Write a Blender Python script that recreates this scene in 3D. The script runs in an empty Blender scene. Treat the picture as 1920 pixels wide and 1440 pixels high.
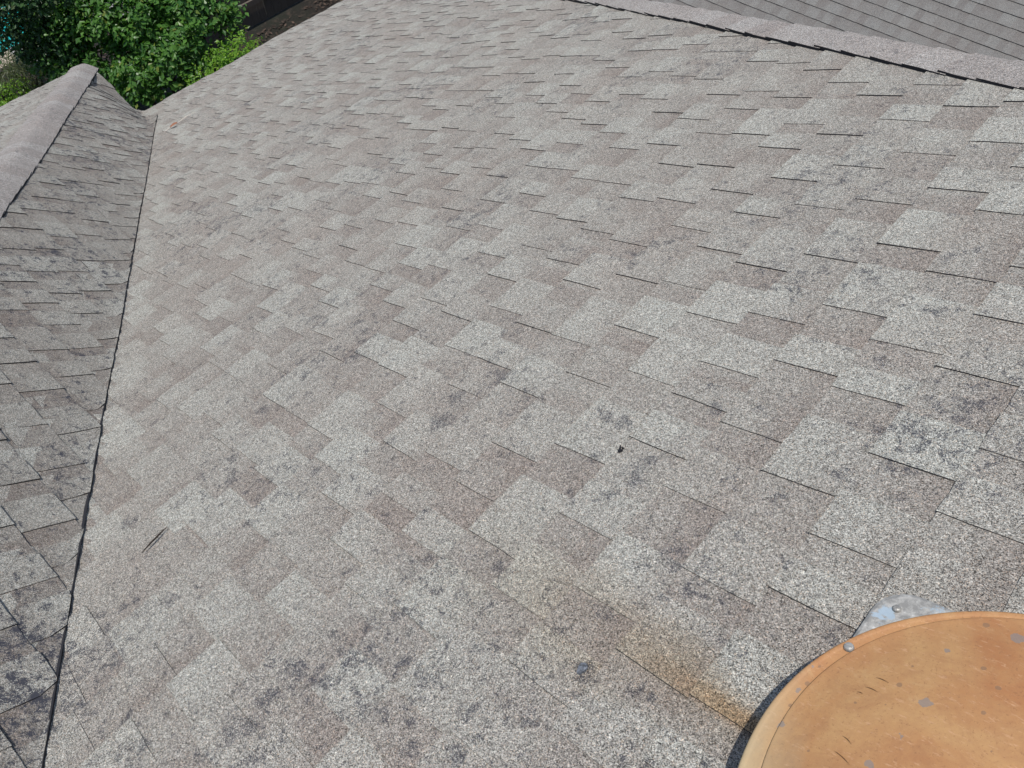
import bpy, math, random
from mathutils import Vector, Matrix, noise

random.seed(7)
SC = bpy.context.scene
COL = SC.collection

# ------------------------------------------------------------------ camera
CAM = Vector((6.62298, -2.15478, 4.35223))
rgt = Vector((0.7393109, 0.67248165, -0.03446494))
upv = Vector((-0.53819506, 0.62088943, 0.56994947))
fwd = Vector((-0.40467948, 0.40282099, -0.82095662))
cd = bpy.data.cameras.new('camera'); cam = bpy.data.objects.new('camera', cd); COL.objects.link(cam)
M3 = Matrix((rgt, upv, -fwd)).transposed()
cam.matrix_world = Matrix.Translation(CAM) @ M3.to_4x4()
cd.sensor_width = 36.0; cd.lens = 36.0*1493.336/1920.0
cd.clip_start = 0.02; cd.clip_end = 500
SC.camera = cam

# ------------------------------------------------------------------ light
AZ = math.radians(158); EL = math.radians(81.5)          # azimuth clockwise from +Y
w = bpy.data.worlds.new('World'); SC.world = w; w.use_nodes = True
nt = w.node_tree; nt.nodes.clear()
out = nt.nodes.new('ShaderNodeOutputWorld'); bg = nt.nodes.new('ShaderNodeBackground')
sky = nt.nodes.new('ShaderNodeTexSky'); sky.sky_type = 'NISHITA'; sky.sun_disc = False
sky.sun_elevation = EL; sky.sun_rotation = AZ
bg.inputs['Strength'].default_value = 0.12
nt.links.new(sky.outputs[0], bg.inputs[0]); nt.links.new(bg.outputs[0], out.inputs[0])
sd = bpy.data.lights.new('sun', 'SUN'); sd.energy = 3.6; sd.angle = math.radians(0.5); sd.color = (1, .965, .92)
so = bpy.data.objects.new('sun', sd); COL.objects.link(so)
sdir = Vector((math.cos(EL)*math.sin(AZ), math.cos(EL)*math.cos(AZ), math.sin(EL)))
so.rotation_euler = sdir.to_track_quat('Z', 'Y').to_euler(); so.location = (8, 2, 12)
SC.view_settings.view_transform = 'Standard'; SC.view_settings.look = 'None'
SC.view_settings.gamma = 1; SC.view_settings.exposure = 0.0

# ------------------------------------------------------------------ node helper
class NT:
    def __init__(s, name):
        s.m = bpy.data.materials.new(name); s.m.use_nodes = True
        s.t = s.m.node_tree; s.b = s.t.nodes['Principled BSDF']; s.b.inputs['Roughness'].default_value = .85
    def n(s, typ, **k):
        nd = s.t.nodes.new(typ)
        for a, v in k.items(): setattr(nd, a, v)
        return nd
    def l(s, a, b): s.t.links.new(a, b)
    def put(s, sock, v):
        if hasattr(v, 'links'): s.l(v, sock)
        else: sock.default_value = v
    def math(s, op, a, b=0.0, c=None, clamp=False):
        nd = s.n('ShaderNodeMath', operation=op, use_clamp=clamp); s.put(nd.inputs[0], a); s.put(nd.inputs[1], b)
        if c is not None: s.put(nd.inputs[2], c)
        return nd.outputs[0]
    def mix(s, f, a, b, mode='MIX'):
        nd = s.n('ShaderNodeMix', data_type='RGBA', blend_type=mode); s.put(nd.inputs[0], f)
        s.put(nd.inputs[6], a if hasattr(a, 'links') else (*a, 1)); s.put(nd.inputs[7], b if hasattr(b, 'links') else (*b, 1))
        return nd.outputs[2]
    def ramp(s, f, pts, interp='LINEAR'):
        nd = s.n('ShaderNodeValToRGB'); r = nd.color_ramp; r.interpolation = interp
        while len(r.elements) < len(pts): r.elements.new(.5)
        for e, (p, c) in zip(r.elements, pts):
            e.position = p; e.color = (c, c, c, 1) if not hasattr(c, '__len__') else (*c, 1)
        s.l(f, nd.inputs[0]); return nd.outputs[0]
    def obj(s): return s.n('ShaderNodeTexCoord').outputs['Object']
    def noise(s, co, sc, det=4, rough=.5, dist=0.0):
        nd = s.n('ShaderNodeTexNoise'); s.l(co, nd.inputs['Vector'])
        nd.inputs['Scale'].default_value = sc; nd.inputs['Detail'].default_value = det
        nd.inputs['Roughness'].default_value = rough; nd.inputs['Distortion'].default_value = dist
        return nd.outputs['Fac'], nd.outputs['Color']
    def vor(s, co, sc, feat='F1'):
        nd = s.n('ShaderNodeTexVoronoi', feature=feat); s.l(co, nd.inputs['Vector']); nd.inputs['Scale'].default_value = sc
        return nd
    def bump(s, h, st, dist):
        nd = s.n('ShaderNodeBump'); nd.inputs['Strength'].default_value = st; nd.inputs['Distance'].default_value = dist
        s.l(h, nd.inputs['Height']); s.l(nd.outputs[0], s.b.inputs['Normal'])

SL = math.hypot(1, .473698)
SPOTS = [(6.445, -1.857, 0.026), (6.25, -2.007, 0.016), (6.374, -1.872, 0.016), (6.339, -2.012, 0.019), (6.401, -1.986, 0.016), (6.422, -1.96, 0.016), (6.305, -2.11, 0.025), (6.369, -2.07, 0.02), (6.189, -2.125, 0.029), (6.19, -1.78, 0.024), (6.52, -1.831, 0.02), (6.556, -1.825, 0.011), (6.402, -1.755, 0.02), (5.772, -1.554, 0.04), (5.742, -1.478, 0.032), (5.798, -1.369, 0.031), (6.126, -1.379, 0.024), (6.166, -1.372, 0.017), (6.269, -1.484, 0.034), (6.252, -1.544, 0.026), (6.19, -1.585, 0.016), (6.274, -1.439, 0.022), (6.373, -1.229, 0.02), (6.574, -1.196, 0.021), (6.382, -0.785, 0.019), (6.525, -0.856, 0.021), (6.5, -1.032, 0.015), (6.374, -1.009, 0.015), (6.439, -1.013, 0.01), (6.307, -1.26, 0.019), (6.673, -1.126, 0.019), (6.572, -1.317, 0.019), (6.515, -1.417, 0.018), (6.502, -1.511, 0.019), (6.575, -1.517, 0.015), (5.993, -2.165, 0.017), (5.608, -2.25, 0.019), (5.254, -2.215, 0.024), (6.032, -2.273, 0.026), (6.013, -2.306, 0.026), (5.883, -2.44, 0.021), (6.428, -1.591, 0.028), (6.696, -1.607, 0.013)]
def shingle_mat(name, light, brown, blot=1.0, rust=False, contrast=1.0, scale=1.0, thr=0.0):
    N = NT(name); co = N.obj()
    at = N.n('ShaderNodeAttribute', attribute_name='tone'); sep = N.n('ShaderNodeSeparateColor'); N.l(at.outputs['Color'], sep.inputs[0])
    tone, layer, rnd = sep.outputs
    uv = N.n('ShaderNodeUVMap', uv_map='shingle'); su = N.n('ShaderNodeSeparateXYZ'); N.l(uv.outputs[0], su.inputs[0])
    fr = N.math('FRACT', su.outputs[0])
    band = N.ramp(fr, [(0, 0.0), (.45, .08), (.85, .75), (1, .9)])
    bandamt = N.math('MULTIPLY', band, rnd)
    t = N.math('ADD', tone, N.math('MULTIPLY', bandamt, .6))
    nz, _ = N.noise(co, 9, 3); t = N.math('ADD', t, N.math('MULTIPLY', N.math('SUBTRACT', nz, .5), .7))
    g3, _ = N.noise(co, 60, 2, .6); t = N.math('ADD', t, N.math('MULTIPLY', N.math('SUBTRACT', g3, .5), .6), clamp=True)
    base = N.mix(t, light, brown)
    # faint warm/pink drift across the sheets
    n2, _ = N.noise(co, 2.3, 2); base = N.mix(N.ramp(n2, [(.48, 0), (.7, .22)]), base, tuple(c*k for c, k in zip(brown, (1.10, 1.0, .96))))
    # granules: individual stones 1.5 mm, clumps 4 mm, patches 12 mm
    v1 = N.vor(co, 820*scale); s1 = N.n('ShaderNodeSeparateColor'); N.l(v1.outputs['Color'], s1.inputs[0])
    def sp(a): return 1+(a-1)*contrast
    gr = N.ramp(s1.outputs[0], [(0, .28), (.12, .45), (.3, .8), (.62, 1.05), (.85, 1.3), (1, 1.3)])
    gr = N.ramp(s1.outputs[0], [(0, sp(.16)/2), (.15, sp(.36)/2), (.32, sp(.80)/2), (.65, sp(1.06)/2), (.86, sp(1.42)/2), (1, min(.999, sp(2.0)/2))])
    v2 = N.vor(co, 330*scale); s2 = N.n('ShaderNodeSeparateColor'); N.l(v2.outputs['Color'], s2.inputs[0])
    g2 = N.ramp(s2.outputs[0], [(0, .36), (.35, .47), (.7, .53), (1, .64)])
    fac = N.math('MULTIPLY', gr, 2.0); fac = N.math('MULTIPLY', fac, N.math('MULTIPLY', g2, 2.0))
    g4, _ = N.noise(co, 130*scale, 2, .7); fac = N.math('MULTIPLY', fac, N.math('ADD', .6, N.math('MULTIPLY', g4, .8)))
    col = N.mix(1.0, base, fac, 'MULTIPLY')
    col = N.mix(N.ramp(s1.outputs[1], [(.86, 0), (.93, .45)]), col, N.mix(1.0, col, (1.35, .95, .66), 'MULTIPLY'))
    # worn, dark algae-like blotches
    b1, _ = N.noise(co, 32, 6, .7, .5); b2, _ = N.noise(co, 2.6, 2)
    bb = N.math('ADD', b1, N.math('MULTIPLY', N.math('SUBTRACT', b2, .5), .38))
    bb = N.math('ADD', N.math('ADD', bb, thr), N.math('MULTIPLY', N.math('SUBTRACT', s2.outputs[1], .5), .10))
    bm = N.ramp(bb, [(.575, 0), (.64, .5*blot), (.74, .85*blot)])
    if rust:    # the worn spots themselves: flattened centres where granules are gone
        xy = N.n('ShaderNodeVectorMath', operation='MULTIPLY'); N.l(co, xy.inputs[0]); xy.inputs[1].default_value = (1, 1, 0)
        wn = N.n('ShaderNodeTexNoise'); N.l(co, wn.inputs['Vector']); wn.inputs['Scale'].default_value = 38; wn.inputs['Detail'].default_value = 3
        wa = N.n('ShaderNodeVectorMath', operation='MULTIPLY_ADD'); N.l(wn.outputs['Color'], wa.inputs[0]); wa.inputs[1].default_value = (.08, .08, 0); N.l(xy.outputs[0], wa.inputs[2])
        md = None
        for sx_, sy_, sr in SPOTS:
            dn_ = N.n('ShaderNodeVectorMath', operation='DISTANCE'); N.l(wa.outputs[0], dn_.inputs[0]); dn_.inputs[1].default_value = (sx_+.04, sy_+.04, 0)
            q_ = N.math('DIVIDE', dn_.outputs['Value'], sr); md = q_ if md is None else N.math('MINIMUM', md, q_)
        sm_ = N.math('MULTIPLY', N.ramp(md, [(.3, 1), (1.15, 0)]), .55)
        bm = N.math('MAXIMUM', bm, sm_)
    bmg = N.math('ADD', N.math('MULTIPLY', N.math('LESS_THAN', s1.outputs[2], N.math('MULTIPLY', bm, .95)), .8), N.math('MULTIPLY', bm, .15))
    col = N.mix(bmg, col, (.050, .052, .066))
    if rust:
        sx = N.n('ShaderNodeSeparateXYZ'); N.l(co, sx.inputs[0])
        u = N.math('MULTIPLY', sx.outputs[0], SL); d = N.math('ADD', sx.outputs[1], 1.785)
        rn, _ = N.noise(co, 7, 4, .6); 
        wdt = N.math('ADD', .035, N.math('MULTIPLY', N.math('SUBTRACT', 7.45, u), .16))
        dd = N.math('ABSOLUTE', N.math('ADD', d, N.math('MULTIPLY', N.math('SUBTRACT', rn, .5), .12)))
        across = N.math('SUBTRACT', 1.25, N.math('DIVIDE', dd, wdt), clamp=True)
        along = N.ramp(N.math('SUBTRACT', u, 6.65), [(0, 0), (.35, .45), (.6, .75), (.8, .95)])
        rm = N.math('MULTIPLY', across, along); rm = N.math('MULTIPLY', rm, N.math('ADD', .45, N.math('MULTIPLY', layer, .55)), clamp=True)
        rm = N.math('MULTIPLY', rm, N.math('LESS_THAN', u, 7.62))
        d2 = N.math('ABSOLUTE', N.math('ADD', d, N.math('ADD', -.005, N.math('MULTIPLY', N.math('SUBTRACT', rn, .5), .02))))
        st = N.math('MULTIPLY', N.ramp(d2, [(.009, .5), (.022, 0)]), N.math('MULTIPLY', N.ramp(N.math('SUBTRACT', u, 6.75), [(.42, 0), (.6, 1)]), N.math('LESS_THAN', u, 7.62)))
        col = N.mix(rm, col, N.mix(1.0, col, (.80, .67, .52), 'MULTIPLY')); col = N.mix(st, col, N.mix(1.0, col, (.95, .68, .42), 'MULTIPLY'))
    N.l(col, N.b.inputs['Base Color'])
    N.b.inputs['Roughness'].default_value = .9; N.b.inputs['Specular IOR Level'].default_value = .25
    N.bump(N.math('ADD', s1.outputs[2], N.math('MULTIPLY', v1.outputs['Distance'], -1.0)), .55, .0012)
    return N.m

LIGHT = (.392, .388, .345); BROWN = (.272, .243, .213)
M_ROOF = shingle_mat('weathered_shingle', LIGHT, BROWN, .9, True, 1.12)
M_ROOFB = shingle_mat('shade_toned_weathered_shingle', (.36, .355, .315), (.225, .198, .172), 1.35, thr=.035)  # shade of this slope put into darker tones; extra blotches are algae
M_CAP = shingle_mat('cap_shingle', (.39, .375, .35), (.29, .262, .24), .6)
M_FAR = shingle_mat('grey_shingle', (.222, .222, .21), (.175, .166, .156), .3, False, .6)
def plain(name, c, r=.8, metal=0.0, nsc=None, amt=.3, c2=None):
    N = NT(name)
    if nsc:
        co = N.obj(); f, _ = N.noise(co, nsc, 5, .6)
        N.l(N.mix(N.ramp(f, [(.35, 0), (.65, 1)]), c, c2 or tuple(x*(1-amt) for x in c)), N.b.inputs['Base Color'])
    else: N.b.inputs['Base Color'].default_value = (*c, 1)
    N.b.inputs['Roughness'].default_value = r; N.b.inputs['Metallic'].default_value = metal
    return N.m
M_EDGE = plain('asphalt_cut_edge', (.018, .018, .022), .9)

# ------------------------------------------------------------------ object helpers
def tag(o, label=None, cat=None, group=None, kind=None):
    for k, v in (('label', label), ('category', cat), ('group', group), ('kind', kind)):
        if v: o[k] = v
    return o
def empty(name, loc=(0, 0, 0), **k):
    o = bpy.data.objects.new(name, None); COL.objects.link(o); o.location = loc; return tag(o, **k)
class MB:
    def __init__(s): s.v = []; s.f = []; s.uv = []; s.c = []; s.m = []
    def vert(s, p): s.v.append(tuple(p)); return len(s.v)-1
    def face(s, idx, mat=0, uv=None, col=(0, 0, 0)):
        s.f.append(tuple(idx)); s.m.append(mat); s.uv.append(uv or [(0, 0)]*len(idx)); s.c.append(col)
    def box(s, x0, x1, y0, y1, z0, z1, mat=0):
        i = [s.vert(p) for p in ((x0,y0,z0),(x1,y0,z0),(x1,y1,z0),(x0,y1,z0),(x0,y0,z1),(x1,y0,z1),(x1,y1,z1),(x0,y1,z1))]
        for f in ((3,2,1,0),(4,5,6,7),(0,1,5,4),(1,2,6,5),(2,3,7,6),(3,0,4,7)): s.face([i[k] for k in f], mat)
    def tube(s, pts, rad, seg=6, mat=0):
        rings = []
        for k, p in enumerate(pts):
            p = Vector(p); a = Vector(pts[max(k-1, 0)]); b = Vector(pts[min(k+1, len(pts)-1)])
            d = (b-a).normalized(); x = d.orthogonal().normalized(); y = d.cross(x)
            r = rad[k] if hasattr(rad, '__len__') else rad
            rings.append([s.vert(p+(x*math.cos(t)+y*math.sin(t))*r) for t in [2*math.pi*j/seg for j in range(seg)]])
        for A, B in zip(rings, rings[1:]):
            for j in range(seg): s.face((A[j], A[(j+1)%seg], B[(j+1)%seg], B[j]), mat)
        s.face(rings[0][::-1], mat); s.face(rings[-1], mat)
    def build(s, name, mats, parent=None, smooth=False, attrs=False, loc=None):
        me = bpy.data.meshes.new(name); me.from_pydata(s.v, [], s.f)
        for m in (mats if isinstance(mats, (list, tuple)) else [mats]): me.materials.append(m)
        me.polygons.foreach_set('material_index', s.m)
        if smooth: me.polygons.foreach_set('use_smooth', [True]*len(s.f))
        if attrs:
            uvl = me.uv_layers.new(name='shingle'); fl = [c for f in s.uv for p in f for c in p]; uvl.data.foreach_set('uv', fl)
            ca = me.color_attributes.new('tone', 'FLOAT_COLOR', 'CORNER')
            cl = []
            for f, c in zip(s.f, s.c):
                cl += [c[0], c[1], c[2], 1.0]*len(f)
            ca.data.foreach_set('color', cl)
        me.update()
        o = bpy.data.objects.new(name, me); COL.objects.link(o)
        if parent is not None: o.parent = parent
        if loc is not None: o.location = loc
        return o

# ------------------------------------------------------------------ roof geometry
SA = .473698; SB = .9825; K = SA/SB; EX = .143; WJ = .814; ZB = .17; LR = 3.40310-.24091+.145
RIDGE = 3.6
def sst(t):
    t = max(0.0, min(1.0, t)); return t*t*(3-2*t)
def smax(a, b, k): 
    d = a-b; return .5*(a+b+math.sqrt(d*d+k*k))
def sag(x, y):   # gentle unevenness of the decking
    return .0035*math.sin(x*2.9+1.3*math.sin(y*1.7))+.0030*math.sin(y*4.1+x*.8+1.0)+.0016*math.sin(x*9.7+y*5.3)
def zA(x, y):
    za = SA*x; zb = ZB-SB*y-.165*sst((x+.40)/.42)*(1-sst(-y/.40))
    return smax(za, zb, .018)+sag(x, y)
def zD(x, y): return ZB+SA*(x+WJ)+sag(x, y)
nA = Vector((-SA, 0, 1)).normalized(); nB = Vector((0, SB, 1)).normalized()

def slope(name, P, rows, arange, edges=None, seed=1, step=.035, mats=None, parent=None, ex=EX, thick=1.0, right_cut=None, tone_fn=None, u_off=0.0, side=1, hbase=.0062, tsc=1.0, sp=(.14, .265)):
    """P(u,a,h)->point.  rows: list of course numbers.  arange(u)->(a0,a1).  Teeth: raised tabs over a base strip."""
    rd = random.Random(seed); B = MB()
    for n in rows:
        u0 = n*ex+u_off; lo0, hi0 = arange(u0); lo1, hi1 = arange(u0+ex)
        L_, H_ = min(lo0, lo1), max(hi0, hi1)
        if H_-L_ < .02: continue
        # teeth
        teeth = []
        kn = sorted((edges or {}).get(n, []))
        a = L_-rd.random()*.3
        marks = []
        while a < H_:
            nxt = [k for k in kn if k > a-.02]
            nk = nxt[0] if nxt else 1e9
            cand = a+rd.uniform(*sp)
            if nk < cand+.10 and nk < 1e8: cand = nk
            if cand < H_: marks.append(cand)
            a = cand+.001 if cand == nk else cand
            kn = [k for k in kn if k > a+.0005]
        marks = sorted(set(marks))
        for i, m in enumerate(marks):
            m2 = marks[i+1] if i+1 < len(marks) else m+.3
            gp = m2-m
            wd = gp*rd.uniform(.42, .68)
            if side > 0: teeth.append((m, m+wd))
            else: teeth.append((m-wd, m))
        def clamp(a, fr): 
            lo = lo0+(lo1-lo0)*fr; hi = hi0+(hi1-hi0)*fr
            return min(max(a, lo), hi)
        hb = hbase*thick; ph = rd.random()*9
        def curl(a): return .0009*math.sin(a*7+ph)+.0006*math.sin(a*23+ph*3)
        def jag(a): return .0009*math.sin(a*61+ph*7)+.0006*math.sin(a*143+ph)+.0012*math.sin(a*6+ph)
        # base strip
        na = max(2, int((H_-L_)/step)); xs = [L_+(H_-L_)*i/na for i in range(na+1)]
        FR = (0.0, .5, 1.12)
        prev = None; segt = rd.random(); chunk = rd.uniform(.08, .2); acc = 0
        tn = rd.random(); rn = rd.random()
        for x in xs:
            pts = []
            c0 = clamp(x, 0)
            pts.append(B.vert(P(u0+jag(x), c0, -.004)))
            for fr in FR:
                xx = clamp(x, fr); h = (hb+curl(x))*(1-fr/1.12)+.0012*(fr/1.12)
                pts.append(B.vert(P(u0+fr*ex+(jag(x) if fr == 0 else 0), xx, h)))
            if prev:
                acc += step
                if acc > chunk: acc = 0; chunk = rd.uniform(.07, .22); tn = rd.random(); rn = rd.random()
                col = (min(1, .36+.42*tn), 0, rn)
                B.face((prev[0], pts[0], pts[1], prev[1]), 1)
                for k in (1, 2):
                    f0, f1 = FR[k-1], FR[k]
                    B.face((prev[k], pts[k], pts[k+1], prev[k+1]), 0, [(n+f0+.001, px), (n+f0+.001, x), (n+min(f1, .999), x), (n+min(f1, .999), px)], col)
            prev = pts; px = x
        # teeth
        for (t0, t1) in teeth:
            if t1 < L_ or t0 > H_: continue
            w_ = t1-t0
            nc = max(2, int(w_/step)+1); FT = (0.0, .34, .67, 1.02)
            tone = (.02+rd.random()**1.4*.5, 1, rd.random()); tt = .0032*tsc*thick*rd.uniform(.45, 1.15)
            g = []
            sk0 = rd.uniform(-.0025, .0025); sk1 = rd.uniform(-.0025, .0025)
            for j, fr in enumerate(FT):
                row = []
                for i in range(nc+1):
                    x = t0+w_*i/nc
                    if i == 0: x += rd.uniform(-.001, .001)+sk0*fr
                    if i == nc: x += rd.uniform(-.001, .001)+sk1*fr
                    x = clamp(x, fr)
                    h = (hb+curl(x))*(1-fr/1.12)+.0012*(fr/1.12)+tt*(1-.15*fr)
                    if i in (0, nc): h += rd.uniform(0, .0007)
                    uu = u0+fr*ex+(jag(x)-.0012 if j == 0 else 0)
                    row.append((uu, x, h))
                g.append(row)
            top = [[B.vert(P(*q)) for q in row] for row in g]
            def low(q): return B.vert(P(q[0], q[1], q[2]-tt-.0028))
            for j in range(len(FT)-1):
                for i in range(nc):
                    u_a, u_b = n+FT[j]+.001, n+min(FT[j+1], .999)
                    B.face((top[j][i], top[j][i+1], top[j+1][i+1], top[j+1][i]), 0,
                           [(u_a, g[j][i][1]), (u_a, g[j][i+1][1]), (u_b, g[j+1][i+1][1]), (u_b, g[j+1][i][1])], tone)
            bl = [low(q) for q in g[0]]
            for i in range(nc): B.face((bl[i], bl[i+1], top[0][i+1], top[0][i]), 1)
            for e_ in (0, nc):
                ll = [low(g[j][e_]) for j in range(len(FT))]
                for j in range(len(FT)-1):
                    q = (ll[j], top[j][e_], top[j+1][e_], ll[j+1]); B.face(q if e_ == 0 else q[::-1], 1)
    return B.build(name, mats or [M_ROOF, M_EDGE], parent, attrs=True)

EDGES = {33:[.132],34:[.067],35:[-.061,.134],36:[-.207,.219],37:[-.019,.138],38:[-.321,-.075],39:[-1.079,.121,.313],40:[-1.057,-.172],41:[-1.202,-.282],42:[-1.481,-1.23,-1.038,-.247],43:[-1.339,-1.158,-.919,.135],44:[-1.449,-1.34,-1.188,-.994,.082],45:[-1.644,-1.388,-1.195,-.93,-.486,-.233,-.088],46:[-1.547,-1.295,-1.111,-.585,-.398,-.15],47:[-1.486,-1.234,-.797,-.519,-.317,-.064],48:[-1.627,-1.403,-1.149,-.963,-.725,-.475,-.238,.013],49:[-1.29,-1.092,-.894,-.649,-.399],50:[-1.795,-1.612,-1.367,-1.123,-.973,-.728],51:[-1.792,-1.454,-1.256,-1.009],52:[-1.33]}

house = empty('house', (7, -3, -3), label='house whose weathered grey brown shingle hip roof fills the foreground', cat='house')
HO = Vector((7, -3, -3))
def rel(p): return (p[0]-7, p[1]+3, p[2]+3)
def put_under(o):   # meshes are written in world coordinates: keep them so under the house's empty
    o.parent = house; o.location = (-7, 3, 3); return o

XR = RIDGE/SA
def P_A(u, a, h):
    x = u/SL; y = a
    z = zA(x, y)
    # blend the normal across the valley
    df = ZB-SB*y-SA*x; t = 1/(1+math.exp(-df/.03)) if abs(df) < .5 else (1.0 if df > 0 else 0.0)
    nn = nA.lerp(nB, t).normalized()
    return (x+nn.x*h, y+nn.y*h, z+nn.z*h)
def rangeA(u):
    x = u/SL
    return (-K*(x+.10), LR-K*x-.10)
slopes = []
o = slope('roof_slope', P_A, range(0, 59), rangeA, EDGES, seed=11, step=.03); put_under(o)
o['label'] = 'main weathered shingle slope with blue-black blotches and a rust stain'

# --- B: the narrow slope left of the valley, laid over the main slope and cut along the valley
CB = math.sqrt(1+SB*SB)
def P_B(u, a, h):
    y = -u/CB; x = a
    z = zA(x, y)
    lift = .007*max(0.0, min(1.0, 1-(cutx(y)-x)/.30))
    t = max(0.0, min(1.0, (x-ZB/SA-(-y)/K+.005)/.03)); nb_ = nB.lerp(nA, t).normalized()
    hh = h+lift+.001
    return (x+nb_.x*hh, y+nb_.y*hh, z+nb_.z*hh)
def cutx(y): return .374+(-y)*2.069+.004*math.sin(y*9)+.003*math.sin(y*31+1)
def rangeB(u):
    y = -u/CB
    return (-WJ+(-y)/K+.185, cutx(y))
UB = (RIDGE-ZB)/SB*CB
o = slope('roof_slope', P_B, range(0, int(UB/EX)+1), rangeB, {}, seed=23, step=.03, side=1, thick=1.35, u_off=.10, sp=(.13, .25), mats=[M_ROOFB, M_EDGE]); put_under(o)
o['label'] = 'narrow shingle slope between the left hip cap and the valley'
# black cut edge along the valley
rd = random.Random(5); B = MB(); prev = None; y = -.29; 
while y > -RIDGE/SB:
    j = rd.uniform(-.0025, .0025) + (.006 if rd.random() < .05 else 0)
    x = cutx(y)+.004+j
    a = P_B(-y*CB, x, .0085+rd.uniform(-.001, .0015)); b = P_B(-y*CB, x+.004, -.003); c = P_B(-y*CB, x-.02, .0078)
    cur = [B.vert(a), B.vert(b), B.vert(c)]
    if prev:
        B.face((prev[0], cur[0], cur[1], prev[1]), 0); B.face((prev[2], cur[2], cur[0], prev[0]), 0)
    prev = cur; y -= .018
o = B.build('valley_edge', [M_EDGE]); put_under(o)

# --- D: far left slope; C: slope beyond the right hip; back slopes
def P_D(u, a, h):
    x = u/SL-WJ; y = a
    z = zD(x, y); return (x+nA.x*h, y, z+nA.z*h)
o = slope('roof_slope', P_D, range(0, int(((RIDGE-ZB)/SA)*SL/EX)-1), lambda u: (-6.5, -K*(u/SL)-.11), {}, seed=31, step=.05, u_off=.15); put_under(o)
o['label'] = 'leftmost shingle slope beyond the left hip cap'
nC = Vector((0, SB, 1)).normalized()
def P_C(u, a, h):
    y = LR-u/CB; x = a; z = SB*(LR-y); return (x, y+nC.y*h, z+nC.z*h)
o = slope('roof_slope', P_C, range(0, int(RIDGE/SB*CB/EX)+1), lambda u: ((u/CB)/K+.19, 2*XR-(u/CB)/K), {}, seed=37, step=.2); put_under(o)
nR = Vector((SA, 0, 1)).normalized()
def P_E(u, a, h):
    x = 2*XR-u/SL; z = SA*(2*XR-x); return (x+nR.x*h, a, z+nR.z*h)
o = slope('roof_slope', P_E, range(0, int(XR*SL/EX)+1), lambda u: (-6.5, LR-K*u/SL), {}, seed=41, step=.2); put_under(o)

# --- hip caps: overlapping folded pieces
def hip_cap(P0, m1, m2, t0, t1, seed, zc, hw=.127):
    rd = random.Random(seed); B = MB(); H = Vector((1, -K, SA)); hl = H.length; H.normalize()
    m1 = m1.normalized(); m2 = m2.normalized(); up = (-(m1+m2)).normalized(); up = Vector((0, 0, 1))
    n = int((t1-t0)/.143); r = .036
    ws = [-1+2*i/16 for i in range(17)]
    for k in range(n-1, -1, -1):
        a = t0+k*.143; sh = rd.uniform(-.0018, .0018); kink = [rd.uniform(-.0012, .0012) for _ in ws]; tone = (rd.uniform(.1, .8), .5, rd.random()*.7)
        rows = []
        for q, fr in enumerate((0, .5, 1.25)):
            row = []
            tt = a+fr*.143
            for i, wv in enumerate(ws):
                wd = wv*(hw+sh+(rd.uniform(-.0018, .0018) if abs(wv) == 1 else 0))
                sq = math.sqrt(wd*wd+r*r)
                p = P0+H*tt+m1*((wd+sq)/2)+m2*((-wd+sq)/2)
                lift = zc-.0062*fr+rd.uniform(-.0012, .0012)*(q == 0)+(kink[i] if q == 0 else 0)+sag(p.x, p.y)*1.0+.002*math.sin(tt*3.1)
                p = p+Vector((0, 0, lift)); row.append(p)
            rows.append(row)
        vi = [[B.vert(p) for p in row] for row in rows]
        for j in range(2):
            for i in range(16):
                B.face((vi[j][i], vi[j][i+1], vi[j+1][i+1], vi[j+1][i]), 0,
                       [(k+.1+.3*j, 0)]*2+[(k+.4+.3*j, 0)]*2, tone)
        # skirts: lower end and both long sides
        def dn(p, d): return B.vert(p-Vector((0, 0, d)))
        lo = [dn(p, .006) for p in rows[0]]
        for i in range(16): B.face((lo[i], lo[i+1], vi[0][i+1], vi[0][i]), 1)
        for e_ in (0, 16):
            l = [dn(rows[j][e_]+((m2 if e_ == 0 else m1)*-.004), .019) for j in range(3)]
            for j in range(2): B.face((l[j], vi[j][e_], vi[j+1][e_], l[j+1]), 1)
    return B.build('hip_cap', [M_CAP, M_EDGE], None, smooth=False, attrs=True)
Hn = Vector((1, -K, SA)).normalized()
def inplane(v): return (v-Hn*v.dot(Hn)).normalized()
# left hip: B side towards +x, D side towards -y ... both perpendicular to the hip within their slope
mB = inplane(Vector((1, 0, 0))); mD = inplane(Vector((0, -1, 0)))
top = XR*Vector((1, -K, SA)).length
o = hip_cap(Vector((-WJ, 0, ZB)), mB, mD, .16, top-.40, 3, .029); put_under(o); o['label'] = 'rounded hip cap at the left edge of the roof'
mA = inplane(Vector((0, -1, 0))); mC = inplane(Vector((1, 0, 0)))
o = hip_cap(Vector((0, LR, 0)), mA, mC, -.01, top-.05, 4, .0235, .142); put_under(o); o['label'] = 'hip cap along the upper right edge with a black gap below it'

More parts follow.
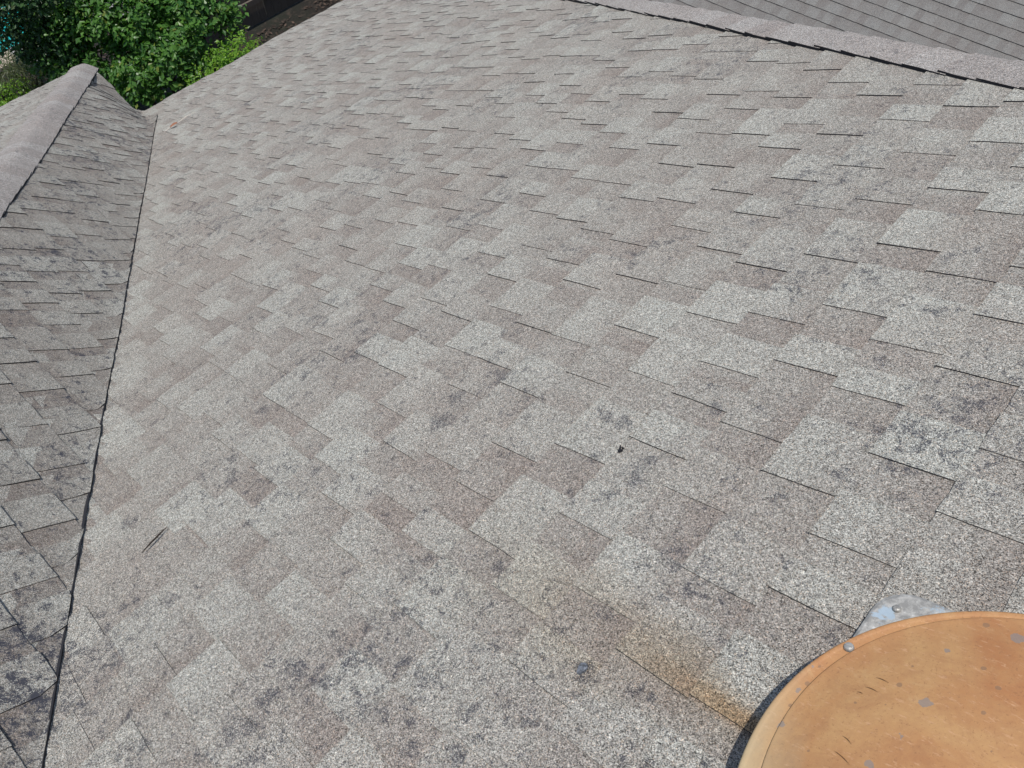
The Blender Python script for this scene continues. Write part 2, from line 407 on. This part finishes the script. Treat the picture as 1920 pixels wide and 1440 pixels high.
# --- fascia, soffit, walls
M_WHITE = plain('painted_trim', (.55, .53, .49), .6)
def brick_mat():
    N = NT('brick'); co = N.obj(); mp = N.n('ShaderNodeMapping'); mp.inputs['Rotation'].default_value = (math.radians(90), 0, 0); N.l(co, mp.inputs[0])
    b = N.n('ShaderNodeTexBrick'); N.l(mp.outputs[0], b.inputs['Vector']); b.inputs['Scale'].default_value = 1
    b.inputs['Brick Width'].default_value = .21; b.inputs['Row Height'].default_value = .075; b.inputs['Mortar Size'].default_value = .006
    b.inputs['Color1'].default_value = (.30, .16, .11, 1); b.inputs['Color2'].default_value = (.22, .12, .09, 1); b.inputs['Mortar'].default_value = (.4, .38, .35, 1)
    N.l(b.outputs[0], N.b.inputs['Base Color']); return N.m
M_BRICK = brick_mat()
B = MB()
z0, z1 = -.16, -.02
B.box(.012, .03, .03, LR-.012, z0, z1); B.box(-WJ+.19, .03, -.11, -.09, z0-.03, z1-.03); B.box(-WJ+.165, -WJ+.183, -6.5, -.08, z0+ZB+.05, z1+ZB+.05)
B.box(.03, 2*XR-.02, LR-.03, LR-.012, z0, z1)
o = B.build('fascia', M_WHITE); put_under(o)
B = MB(); B.box(.033, 2*XR-.1, -6.4, LR-.033, -.175, -.163); B.box(-WJ+.033, .03, -6.4, -.033, -.175, -.163)
o = B.build('soffit', M_WHITE); put_under(o)
B = MB(); B.box(.42, 2*XR-.5, -6.3, LR-.45, -3.0, -.177); o = B.build('wall', M_BRICK); put_under(o)
B = MB(); B.box(-WJ+.42, .417, -6.28, -.45, -3.0, -.177); o = B.build('wall', M_BRICK); put_under(o)

# ------------------------------------------------------------------ neighbouring roof beyond the hip
q = .6; EF = .127; CF = math.sqrt(1+q*q); y0f = 6.1428-.1089*11; z0f = -.69488-.1089*11*q
nF = Vector((0, -q, 1)).normalized()
nb = empty('neighbouring_house', (4, 10, -3), label='lower house beyond the right hip with a smooth grey shingle roof', cat='house')
def P_F(u, a, h):
    y = y0f+u/CF; z = z0f+u/CF*q+.003*math.sin(a*2.1+y*3); return (a, y+nF.y*h, z+nF.z*h)
o = slope('roof_slope', P_F, range(0, 42), lambda u: (-3.0, 13.0), {}, seed=51, step=.12, ex=EF, thick=1.1, hbase=.0095, tsc=.3, mats=[M_FAR, M_EDGE])
o.parent = nb; o.location = (-4, -10, 3)
nG = Vector((0, q, 1)).normalized(); yr = y0f+42*EF/CF; zr = z0f+42*EF/CF*q
def P_G(u, a, h):
    y = 2*yr-y0f-u/CF; z = z0f+u/CF*q; return (a, y+nG.y*h, z+nG.z*h)
o = slope('roof_slope', P_G, range(0, 42), lambda u: (-3.0, 13.0), {}, seed=52, step=.4, ex=EF, mats=[M_FAR, M_EDGE])
o.parent = nb; o.location = (-4, -10, 3)
B = MB(); B.box(-2.7, 12.7, y0f+.35, 2*yr-y0f-.35, -3.0, z0f-.02)
i = [B.vert(p) for p in ((-2.7, y0f+.35, z0f-.02), (-2.7, 2*yr-y0f-.35, z0f-.02), (-2.7, yr, zr-.15), (12.7, y0f+.35, z0f-.02), (12.7, 2*yr-y0f-.35, z0f-.02), (12.7, yr, zr-.15))]
B.face((i[0], i[2], i[1])); B.face((i[3], i[4], i[5]))
o = B.build('wall', M_BRICK); o.parent = nb; o.location = (-4, -10, 3)
B = MB(); B.box(-3.0, 13, y0f+.012, y0f+.03, z0f-.17, z0f-.02); o = B.build('fascia', M_WHITE); o.parent = nb; o.location = (-4, -10, 3)

# ------------------------------------------------------------------ roof vent
eA = Vector((1, 0, SA)).normalized(); aA = Vector((0, 1, 0))
VC = eA*7.737+aA*-1.787
def vm():
    N = NT('rusted_dome_metal'); co = N.obj()
    f, c = N.noise(co, 5, 6, .6, .8); f2, _ = N.noise(co, 22, 5, .7); f3, _ = N.noise(co, 150, 3, .7)
    col = N.mix(N.ramp(f, [(.36, 0), (.62, 1)]), (.53, .305, .13), (.43, .19, .075))
    col = N.mix(N.ramp(f2, [(.40, 0), (.72, .5)]), col, (.54, .31, .13))
    col = N.mix(N.ramp(f3, [(.35, .25), (.7, 0)]), col, (.36, .18, .09))
    f5, _ = N.noise(co, 11, 6, .72, 1.2); col = N.mix(N.ramp(f5, [(.50, 0), (.68, .5)]), col, (.33, .15, .07)); col = N.mix(N.ramp(f5, [(.28, .4), (.42, 0)]), col, (.60, .40, .20))
    f6, _ = N.noise(co, 260, 3, .8); col = N.mix(N.ramp(f6, [(.58, 0), (.66, .5)]), col, (.27, .13, .06))
    # pale scuffs
    mp = N.n('ShaderNodeMapping'); mp.inputs['Scale'].default_value = (1, 3.2, 1); mp.inputs['Rotation'].default_value = (0, 0, .5); N.l(co, mp.inputs[0])
    s_, _ = N.noise(mp.outputs[0], 60, 4, .75); col = N.mix(N.ramp(s_, [(.58, 0), (.68, .65)]), col, (.62, .36, .2))
    # green-grey faded paint showing at the downslope rim
    sx = N.n('ShaderNodeSeparateXYZ'); N.l(co, sx.inputs[0])
    g = N.math('ADD', N.math('MULTIPLY', sx.outputs[0], -4.6), N.math('MULTIPLY', sx.outputs[1], -3.0)); g = N.math('ADD', g, N.math('MULTIPLY', N.math('SUBTRACT', f, .5), 1.0))
    col = N.mix(N.ramp(N.math('SUBTRACT', g, .8), [(.3, 0), (.75, .6)]), col, (.44, .42, .27))
    # grey chips where the coating has gone
    v = N.vor(co, 24); sv = N.n('ShaderNodeSeparateColor'); N.l(v.outputs['Color'], sv.inputs[0])
    fz, fzc = N.noise(co, 40, 3, .6)
    dist = N.math('ADD', v.outputs['Distance'], N.math('MULTIPLY', N.math('SUBTRACT', fz, .5), .75))
    chip = N.math('MULTIPLY', N.math('LESS_THAN', dist, .125), N.math('LESS_THAN', sv.outputs[0], .62))
    v3 = N.vor(co, 42); sv3 = N.n('ShaderNodeSeparateColor'); N.l(v3.outputs['Color'], sv3.inputs[0])
    chip2 = N.math('MULTIPLY', N.math('LESS_THAN', N.math('ADD', v3.outputs['Distance'], N.math('MULTIPLY', N.math('SUBTRACT', fz, .5), .3)), .12), N.math('LESS_THAN', sv3.outputs[0], .4))
    col = N.mix(N.math('MULTIPLY', chip, .72), col, (.25, .22, .20)); col = N.mix(N.math('MULTIPLY', chip2, .65), col, (.24, .15, .09))
    N.l(col, N.b.inputs['Base Color']); N.l(N.math('ADD', .42, N.math('MULTIPLY', f2, .25)), N.b.inputs['Roughness'])
    N.b.inputs['Specular IOR Level'].default_value = .35
    N.bump(N.math('SUBTRACT', f3, N.math('MULTIPLY', chip, .4)), .12, .0015); return N.m
M_DOME = vm()
def fm():
    N = NT('painted_flashing'); co = N.obj()
    f, _ = N.noise(co, 26, 6, .72, .5); f2, _ = N.noise(co, 75, 5, .75); f4, _ = N.noise(co, 11, 2)
    col = N.mix(N.ramp(f2, [(.42, 0), (.6, 1)]), (.25, .245, .23), (.43, .42, .39))
    col = N.mix(N.ramp(f, [(.56, 0), (.60, .9)]), col, (.36, .45, .52))
    col = N.mix(N.ramp(f2, [(.62, 0), (.66, .8)]), col, (.6, .6, .58))
    N.l(col, N.b.inputs['Base Color']); N.b.inputs['Roughness'].default_value = .6; N.bump(f2, .4, .002); return N.m
M_FLASH = fm()
M_SCREW = plain('weathered_zinc', (.42, .41, .38), .5, .3, 90, .5)
vent = empty('roof_vent', (0, 0, 0), label='round orange rusted metal roof vent on a paint flecked square flashing', cat='roof vent')
RV = Matrix((Vector((eA.x, eA.y, eA.z)), aA, nA)).transposed().to_4x4(); vent.matrix_world = Matrix.Translation(VC) @ RV
def lathe(prof, seg=128, dx=0, wob=0.0):
    B = MB(); rings = []
    for r, z in prof:
        if r < 1e-6: rings.append([B.vert((0, 0, z))]); continue
        rings.append([B.vert(((r+wob*math.sin(3*t+1)+wob*.5*math.sin(7*t))*math.cos(t), (r+wob*math.sin(3*t+1)+wob*.5*math.sin(7*t))*math.sin(t), z+wob*.6*math.sin(2*t+.5))) for t in [2*math.pi*j/seg for j in range(seg)]])
    for A, C_ in zip(rings, rings[1:]):
        for j in range(seg):
            k = (j+1) % seg
            if len(C_) == 1: B.face((A[j], A[k], C_[0]))
            elif len(A) == 1: B.face((A[0], C_[k], C_[j]))
            else: B.face((A[j], A[k], C_[k], C_[j]))
    return B
R0 = .3055; zt = .100
dome = lathe([(R0-.022, zt-.002), (R0-.0222, zt+.0026), (R0-.0235, zt+.0032), (R0-.027, zt+.0036), (R0-.040, zt+.0068), (R0-.060, zt+.0135), (R0-.09, zt+.023), (R0-.13, zt+.034), (R0-.18, zt+.044), (R0-.23, zt+.050), (R0-.27, zt+.053), (0, zt+.054)], wob=.0006).build('dome', M_DOME, vent, smooth=True)
dome.data.transform(Matrix.Translation((.003, .0125, 0)))
rim = lathe([(R0-.02, zt-.030), (R0-.002, zt-.028), (R0, zt-.02), (R0, zt-.004), (R0-.0015, zt-.0005), (R0-.004, zt+.001), (R0-.008, zt-.0004), (R0-.010, zt-.001), (R0-.024, zt+.0004), (R0-.0285, zt+.0001), (R0-.03, zt-.004)], wob=.0006).build('rim', M_DOME, dome, smooth=True)
lathe([(.235, .004), (.235, .03), (.228, .034), (.226, .075), (.24, .085), (.27, .088)], wob=.0004).build('collar', M_FLASH, vent, smooth=True)
# flashing: thin square sheet with rounded corners
B = MB(); hs = .297; rc = .05; pts = []
for cx, cy, a0 in ((1, 1, 0), (-1, 1, 90), (-1, -1, 180), (1, -1, 270)):
    for k in range(7):
        t = math.radians(a0+15*k); pts.append((cx*(hs-rc)+rc*math.cos(t), cy*(hs-rc)+rc*math.sin(t)))
ring = [[B.vert((x*f, y*f, z)) for x, y in pts] for f, z in ((1, .006), (1, .0165), (.985, .0185), (.93, .0175), (.7, .019))]
for A, C_ in zip(ring, ring[1:]):
    for j in range(len(pts)): k = (j+1) % len(pts); B.face((A[j], A[k], C_[k], C_[j]), 0)
B.face(ring[-1]); fl = B.build('flashing', M_FLASH, vent, smooth=False)
def screw(x, y, z, r, par, tilt=0):
    B = MB(); prof = [(r*1.05, -.001), (r, .0015), (r*.85, .0032), (r*.5, .0042), (0, .0045)]; rings = []
    for rr, zz in prof:
        rings.append([B.vert((x+rr*math.cos(t)+tilt*zz, y+rr*math.sin(t), z+zz)) for t in [math.pi*j/6 for j in range(12)]] if rr > 0 else [B.vert((x, y, z+zz))])
    for A, C_ in zip(rings, rings[1:]):
        for j in range(12):
            k = (j+1) % 12; B.face((A[j], A[k], C_[0]) if len(C_) == 1 else (A[j], A[k], C_[k], C_[j]))
    B.box(x-r*.7, x+r*.7, y-.0008, y+.0008, z+.0035, z+.0049)
    return B.build('screw', M_SCREW, par, smooth=False)
for ang in (153.3, 33, 273): screw(.2935*math.cos(math.radians(ang)), .2935*math.sin(math.radians(ang)), zt+.0008, .0065, rim)
screw(-.268, .262, .0185, .006, fl); screw(.262, -.262, .0185, .006, fl)

# ------------------------------------------------------------------ small things on the roof
def needle(name, pts, rad, mat, label, cat, group):
    B = MB(); c = Vector(pts[0]); B.tube([Vector(p)-c for p in pts], rad, 5)
    o = B.build(name, mat, None, loc=c); tag(o, label, cat, group); return o
M_NEEDLE = plain('dry_needle', (.21, .10, .035), .6); M_TWIG = plain('dark_twig', (.035, .025, .018), .8)
def onvent(x, y, z): return VC+eA*x+aA*y+nA*z
def dome_h(r):
    prof = [(0, .054), (.0355, .053), (.0755, .050), (.1255, .044), (.1755, .034), (.2155, .023), (.2455, .013), (.2655, .004), (.2775, 0)]
    for (a, za), (b, zb) in zip(prof, prof[1:]):
        if a <= r <= b: return zt+za+(zb-za)*(r-a)/(b-a)
    return zt
ND = [((-.210, .102), (-.193, .101)), ((-.214, .084), (-.197, .083)), ((-.219, .073), (-.211, .073)), ((-.203, -.009), (-.180, -.016)), ((-.204, .012), (-.190, .007)), ((-.239, -.058), (-.226, -.060))]
LB = ['brown needle lying highest on the orange dome', 'brown needle just below the highest one on the dome', 'shortest brown needle left of the others on the dome',
      'long dark needle low on the dome beside a grey chip', 'short needle above the long dark one on the dome', 'thin needle nearest the bottom left rim of the dome']
for (a, b), lb in zip(ND, LB):
    ps = []
    for k in range(5):
        f = k/4; x = a[0]+(b[0]-a[0])*f; y = a[1]+(b[1]-a[1])*f+.0012*math.sin(f*3.1); ps.append(onvent(x, y, dome_h(math.hypot(x-.003, y-.0125))+.0022))
    needle('pine_needle', ps, [.0001, .0003, .0004, .0003, .0001], M_NEEDLE, lb, 'needle', 'pine needles on the vent dome')
def onA(u, a, h=.0):
    return Vector(P_A(u, a, h))
needle('twig', [onA(5.987, -2.234, .013), onA(5.982, -2.205, .016), onA(5.974, -2.178, .015), onA(5.965, -2.152, .013)], [.001, .0026, .0024, .0006], M_TWIG, 'thin dark curved twig lying on the roof right of the valley', 'twig', None)
# exposed nail head with flaked blue white paint, on a dark worn ring
o = MB(); c = onA(7.127, -1.852, .0105)
rings = []
for rr, zz in ((.0075, -.003), (.007, .0005), (.005, .0018), (0, .002)):
    rings.append([o.vert(eA*rr*math.cos(t)*(1+.2*math.sin(3*t))+aA*rr*1.5*math.sin(t)+nA*zz) for t in [math.pi*j/5 for j in range(10)]] if rr else [o.vert(nA*zz)])
for A, C_ in zip(rings, rings[1:]):
    for j in range(10):
        k = (j+1) % 10; o.face((A[j], A[k], C_[0]) if len(C_) == 1 else (A[j], A[k], C_[k], C_[j]))
tag(o.build('nail_head', plain('flaked_paint', (.20, .22, .25), .85, 0, 260, .8), None, loc=c), 'pale blue flaked nail head left of the rusted vent', 'nail')
# tar crumb
o = MB(); c = onA(6.871, -1.441, .010); rd = random.Random(3)
for k in range(5):
    o.tube([(rd.uniform(-.005, .005), rd.uniform(-.008, .008), -.002), (rd.uniform(-.005, .005), rd.uniform(-.008, .008), .005)], [.0028, .0012], 6)
tag(o.build('tar_crumb', M_EDGE, None, loc=c), 'small black crumb on the shingles in mid roof', 'debris')
# fallen leaf with a pale stem in the valley
o = MB(); L_ = []
for k in range(7):
    f = k/6; wv = .016*math.sin(math.pi*f)**.8+.0008; L_.append([o.vert((-.04+.08*f, s*wv, .008+.006*abs(s)+.006*math.sin(f*3))) for s in (-1, 0, 1)])
for A, C_ in zip(L_, L_[1:]):
    for j in range(2): o.face((A[j], A[j+1], C_[j+1], C_[j]))
lf = o.build('fallen_leaf', plain('brown_leaf', (.30, .13, .07), .7), None, smooth=True, loc=onA(1.40, -.235, .012)); lf.rotation_euler = (0, -.43, .9)
tag(lf, 'brown curled leaf lying where the valley begins near the eave', 'leaf')
ln = MB(); ln.tube([(.035, 0, .012), (.12, .012, .012), (.21, .0, .012)], [.003, .004, .002], 5); ln.tube([(-.035, 0, .012), (-.10, -.012, .01)], [.003, .003], 5); ln.build('stalk', plain('pale_stalk', (.62, .56, .5), .7), lf)

# ------------------------------------------------------------------ ground
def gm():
    N = NT('shade_toned_soil'); co = N.obj(); f, _ = N.noise(co, 1.3, 5, .6); f2, _ = N.noise(co, 7, 7, .75)
    col = N.mix(N.ramp(f, [(.4, 0), (.6, 1)]), (.010, .007, .005), (.010, .013, .006)); col = N.mix(N.ramp(f2, [(.52, 0), (.64, .9)]), col, (.05, .036, .027))  # near-black soil: shade under the trees is put into the ground colour
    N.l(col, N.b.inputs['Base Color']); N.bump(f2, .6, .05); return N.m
B = MB(); nx = 60
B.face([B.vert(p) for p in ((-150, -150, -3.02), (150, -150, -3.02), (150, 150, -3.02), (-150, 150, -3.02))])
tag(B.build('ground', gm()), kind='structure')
GZ = -3.02
M_PAVE = plain('beige_paving', (.50, .42, .33), .85, 0, 30, .15); M_CONC = plain('grey_concrete', (.30, .29, .28), .85, 0, 20, .25)
def wm():
    N = NT('pool_water'); co = N.obj(); f, _ = N.noise(co, 3, 3, .5, 1.0)
    N.l(N.mix(f, (.0, .26, .25), (.01, .42, .38)), N.b.inputs['Base Color']); N.b.inputs['Roughness'].default_value = .08; N.bump(f, .3, .03); return N.m
def flat(name, pts, z, mat, kind='structure', dz=.06):
    B = MB(); b = [B.vert((x, y, z-dz)) for x, y in pts]; t = [B.vert((x, y, z)) for x, y in pts]; B.face(t); n = len(pts)
    for j in range(n): B.face((b[j], b[(j+1) % n], t[(j+1) % n], t[j]))
    return tag(B.build(name, mat), kind=kind)
flat('pool_water', [(-14, -5), (-7.74, -5), (-7.74, 4.0), (-14, 4.0)], -2.98, wm())
flat('beige_paving', [(-7.736, -5), (-7.30, -5), (-7.30, .93), (-7.736, .93)], -2.95, M_PAVE)
flat('grey_paving', [(-7.734, .932), (-7.0, .932), (-7.0, 4.4), (-7.734, 4.4)], -2.955, M_CONC)

# ------------------------------------------------------------------ fence
M_WOOD = NT('weathered_fence_wood'); co = M_WOOD.obj(); mp = M_WOOD.n('ShaderNodeMapping'); mp.inputs['Scale'].default_value = (8, 8, .8); M_WOOD.l(co, mp.inputs[0])
f, _ = M_WOOD.noise(mp.outputs[0], 6, 5, .6); M_WOOD.l(M_WOOD.mix(f, (.085, .07, .055), (.17, .145, .12)), M_WOOD.b.inputs['Base Color']); M_WOOD = M_WOOD.m
fx = -5.17; fence = empty('wooden_fence', (fx, 3.0, GZ), label='dark weathered wooden picket fence behind the shrubs', cat='fence')
rd = random.Random(9); B = MB(); y = 0.0
while y < 7:
    h = 1.72+rd.uniform(-.03, .03); dx = rd.uniform(-.006, .006); B.box(dx, .018+dx, y, y+.135, .02, h); y += .146
B.build('picket_panel', M_WOOD, fence)
for zz in (.35, 1.4):
    B = MB(); B.box(.026, .066, 0, 7, zz, zz+.09); B.build('rail', M_WOOD, fence)
for k in range(4):
    B = MB(); B.box(.068, .16, 2.3*k, 2.3*k+.09, 0, 1.75); B.build('post', M_WOOD, fence)

# ------------------------------------------------------------------ foliage
def leaf_mat(name, c1, c2, c3, trans=.35):
    N = NT(name); at = N.n('ShaderNodeAttribute', attribute_name='tone'); s = N.n('ShaderNodeSeparateColor'); N.l(at.outputs['Color'], s.inputs[0])
    col = N.mix(s.outputs[0], c1, c2); col = N.mix(N.ramp(s.outputs[1], [(.9, 0), (1, .8)]), col, c3)
    N.l(col, N.b.inputs['Base Color']); N.b.inputs['Roughness'].default_value = .38; N.b.inputs['Specular IOR Level'].default_value = .45
    tr = N.n('ShaderNodeBsdfTranslucent'); N.l(N.mix(1.0, col, (1.3, 1.5, .5), 'MULTIPLY'), tr.inputs[0])
    mx = N.n('ShaderNodeMixShader'); mx.inputs[0].default_value = trans
    N.l(N.b.outputs[0], mx.inputs[1]); N.l(tr.outputs[0], mx.inputs[2]); N.l(mx.outputs[0], N.t.nodes['Material Output'].inputs[0])
    return N.m
M_LEAF = leaf_mat('glossy_green_leaf', (.04, .125, .024), (.125, .27, .048), (.25, .27, .055))
M_SHADE = leaf_mat('shade_toned_leaf', (.022, .06, .02), (.05, .12, .03), (.1, .13, .05), .25)  # darker greens carry the corner tree's shade in the leaf colour
M_LIME = leaf_mat('lime_leaf', (.11, .25, .022), (.24, .42, .04), (.38, .46, .07), .4)
M_BLADE = leaf_mat('olive_blade', (.06, .09, .03), (.12, .13, .06), (.2, .18, .09), .2)
M_BARK = plain('bark', (.06, .045, .035), .9, 0, 18, .5)
def leaves(B, rd, pts, size, up=.5, elong=1.7):
    for p, out in pts:
        nrm = (out*(1-up)+Vector((rd.gauss(0, .55), rd.gauss(0, .55), up+.35+rd.gauss(0, .3)))).normalized()
        d = Vector((rd.gauss(0, 1), rd.gauss(0, 1), rd.gauss(0, .6)-.4)); d = (d-nrm*d.dot(nrm)).normalized()
        s_ = nrm.cross(d); L_ = size*rd.uniform(.65, 1.25); W_ = L_/elong*.5
        c = (rd.random(), rd.random(), 0)
        b = B.vert(p); m0 = B.vert(p+d*L_*.5-nrm*L_*.06); t = B.vert(p+d*L_-nrm*L_*.16)
        l = B.vert(p+d*L_*.45+s_*W_+nrm*W_*.25); r = B.vert(p+d*L_*.45-s_*W_+nrm*W_*.25)
        for f in ((b, l, m0), (m0, l, t), (b, m0, r), (m0, t, r)): B.face(f, 0, None, c)
def shrub(name, label, cat, base, blobs, size, mat, seed, elong=1.7, gap=.0, up=.5, stems=5, extra=None):
    rd = random.Random(seed); root = empty(name, base, label=label, cat=cat); bp = Vector(base)
    B = MB(); pts = []
    for (cx, cy, cz, r, n) in blobs:
        c = Vector((cx, cy, cz))
        cl = []
        k = 0
        while k < n:       # sprays of leaves along short twigs
            d = Vector((rd.gauss(0, 1), rd.gauss(0, 1), rd.gauss(0, 1))).normalized()
            if d.z < -.5: continue
            nz_ = noise.noise(d*1.9+c*1.3)
            if nz_ < -.25+gap: k += .3; continue
            rr = r*(1+.22*nz_)*(rd.uniform(.55, 1.0)**.5)
            p = c+Vector((d.x*rr, d.y*rr, d.z*rr*.85))
            tw = (d+Vector((rd.gauss(0, .5), rd.gauss(0, .5), rd.gauss(0, .5)))).normalized()
            for j in range(7):
                pts.append((p+tw*size*.45*j+Vector((rd.gauss(0, 1), rd.gauss(0, 1), rd.gauss(0, 1)))*size*.2-bp, d))
            k += 7
    leaves(B, rd, pts, size, up, elong)
    B.build('crown', mat, root, attrs=True)
    B = MB()
    for k in range(stems):
        bl = blobs[k % len(blobs)]
        a = Vector((rd.uniform(-.12, .12), rd.uniform(-.12, .12), 0)); e_ = Vector(bl[:3])-bp+Vector((rd.uniform(-.3, .3), rd.uniform(-.3, .3), bl[3]*.4))
        mid = a.lerp(e_, .5)+Vector((rd.uniform(-.15, .15), rd.uniform(-.15, .15), 0))
        B.tube([a, a.lerp(mid, .5), mid, mid.lerp(e_, .6), e_], [.045, .035, .028, .018, .008], 7)
        for j in range(6):
            s_ = mid.lerp(e_, rd.random()); B.tube([s_, s_+Vector((rd.gauss(0, .3), rd.gauss(0, .3), rd.uniform(.1, .4)))*bl[3]*.9], [.01, .003], 5)
    B.build('trunk', M_BARK, root)
    return root
G_ = 'shrubs and trees beside the eaves'
# main glossy tree: crown about 4 m wide, top about 1 m below the eave
shrub('garden_tree', 'large glossy dark green tree filling the gap behind the roof valley', 'tree', (-4.2, 1.7, GZ),
      [(-4.21, 1.72, -1.7, 0.77, 4000), (-3.62, 2.12, -1.6, 0.66, 3400), (-4.7, 1.32, -1.7, 0.69, 3400), (-3.6, 2.5, -1.5, 0.36, 1300), (-3.7, 1.73, -1.9, 0.58, 2600), (-5.32, 1.28, -1.6, 0.51, 2000), (-4.57, 1.98, -1.3, 0.8, 3500), (-4.1, 2.45, -1.2, 0.6, 2600), (-4.49, 1.37, -2.0, 0.53, 1800), (-3.85, 1.55, -2.15, .4, 500)],
      .082, M_LEAF, 101, gap=.2)
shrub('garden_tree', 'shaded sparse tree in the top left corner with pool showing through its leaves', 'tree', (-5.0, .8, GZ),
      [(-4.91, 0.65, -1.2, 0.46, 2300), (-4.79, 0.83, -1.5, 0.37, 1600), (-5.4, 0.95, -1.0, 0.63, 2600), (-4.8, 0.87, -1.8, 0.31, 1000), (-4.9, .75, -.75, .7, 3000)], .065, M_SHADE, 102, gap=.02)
shrub('lime_shrub', 'bright lime green shrub against the long eave', 'shrub', (-2.05, 1.85, GZ),
      [(-2.04, 1.95, -1.26, 0.15, 380), (-2.06, 2.16, -1.26, 0.13, 330), (-2.06, 1.73, -1.36, 0.14, 340), (-2.1, 1.56, -1.42, 0.13, 300)], .05, M_LIME, 103, elong=2.4)
shrub('lime_shrub', 'small green shrub at the left frame edge below the wispy bush', 'shrub', (-5.83, .1, GZ),
      [(-5.81, 0.11, -2.6, 0.23, 700), (-5.84, 0.38, -2.6, 0.14, 300), (-5.86, -0.1, -2.6, 0.29, 500)], .05, M_LIME, 104, elong=2.0)
# wispy bush of thin blades
rd = random.Random(105); root = empty('wispy_bush', (-6.05, .6, GZ), label='wispy olive bush of thin blades beside the pool paving', cat='bush'); B = MB()
for k in range(900):
    a = Vector((rd.gauss(0, .32), rd.gauss(0, .28), rd.uniform(.1, .75))); d = Vector((rd.gauss(0, .6), rd.gauss(0, .6), rd.uniform(.2, 1))).normalized(); s_ = d.orthogonal().normalized()*.005; L_ = rd.uniform(.18, .4)
    i0 = B.vert(a-s_); i1 = B.vert(a+s_); c_ = a+d*L_*.55; i2 = B.vert(c_+s_); i3 = B.vert(c_-s_); i4 = B.vert(a+d*L_+Vector((0, 0, -.08)))
    c = (rd.random(), rd.random(), 0); B.face((i0, i1, i2, i3), 0, None, c); B.face((i3, i2, i4), 0, None, c)
B.build('foliage', M_BLADE, root, attrs=True)
B = MB()
for k in range(10): B.tube([(rd.gauss(0, .05), rd.gauss(0, .05), 0), (rd.gauss(0, .25), rd.gauss(0, .2), .6)], [.012, .004], 5)
B.build('stem', M_BARK, root)

# leaf litter under the trees
rd = random.Random(77); B = MB()
for k in range(16000):
    x = rd.uniform(-7.0, -1.2); y = rd.uniform(.2, 8.5)
    if abs(x-fx-.05) < .2 or noise.noise(Vector((x*1.1, y*1.1, 3))) < -.15 + rd.random()*.4: continue
    a = rd.uniform(0, 6.28); L_ = rd.uniform(.02, .05); t = rd.uniform(-.3, .3); z = GZ+.012+rd.random()*.02
    d = Vector((math.cos(a), math.sin(a), t)); s_ = Vector((-math.sin(a), math.cos(a), rd.uniform(-.3, .3)))*.45; p = Vector((x, y, z))
    B.face([B.vert(p-d*L_), B.vert(p+s_*L_), B.vert(p+d*L_), B.vert(p-s_*L_)], 0, None, (rd.random(), rd.random(), 0))
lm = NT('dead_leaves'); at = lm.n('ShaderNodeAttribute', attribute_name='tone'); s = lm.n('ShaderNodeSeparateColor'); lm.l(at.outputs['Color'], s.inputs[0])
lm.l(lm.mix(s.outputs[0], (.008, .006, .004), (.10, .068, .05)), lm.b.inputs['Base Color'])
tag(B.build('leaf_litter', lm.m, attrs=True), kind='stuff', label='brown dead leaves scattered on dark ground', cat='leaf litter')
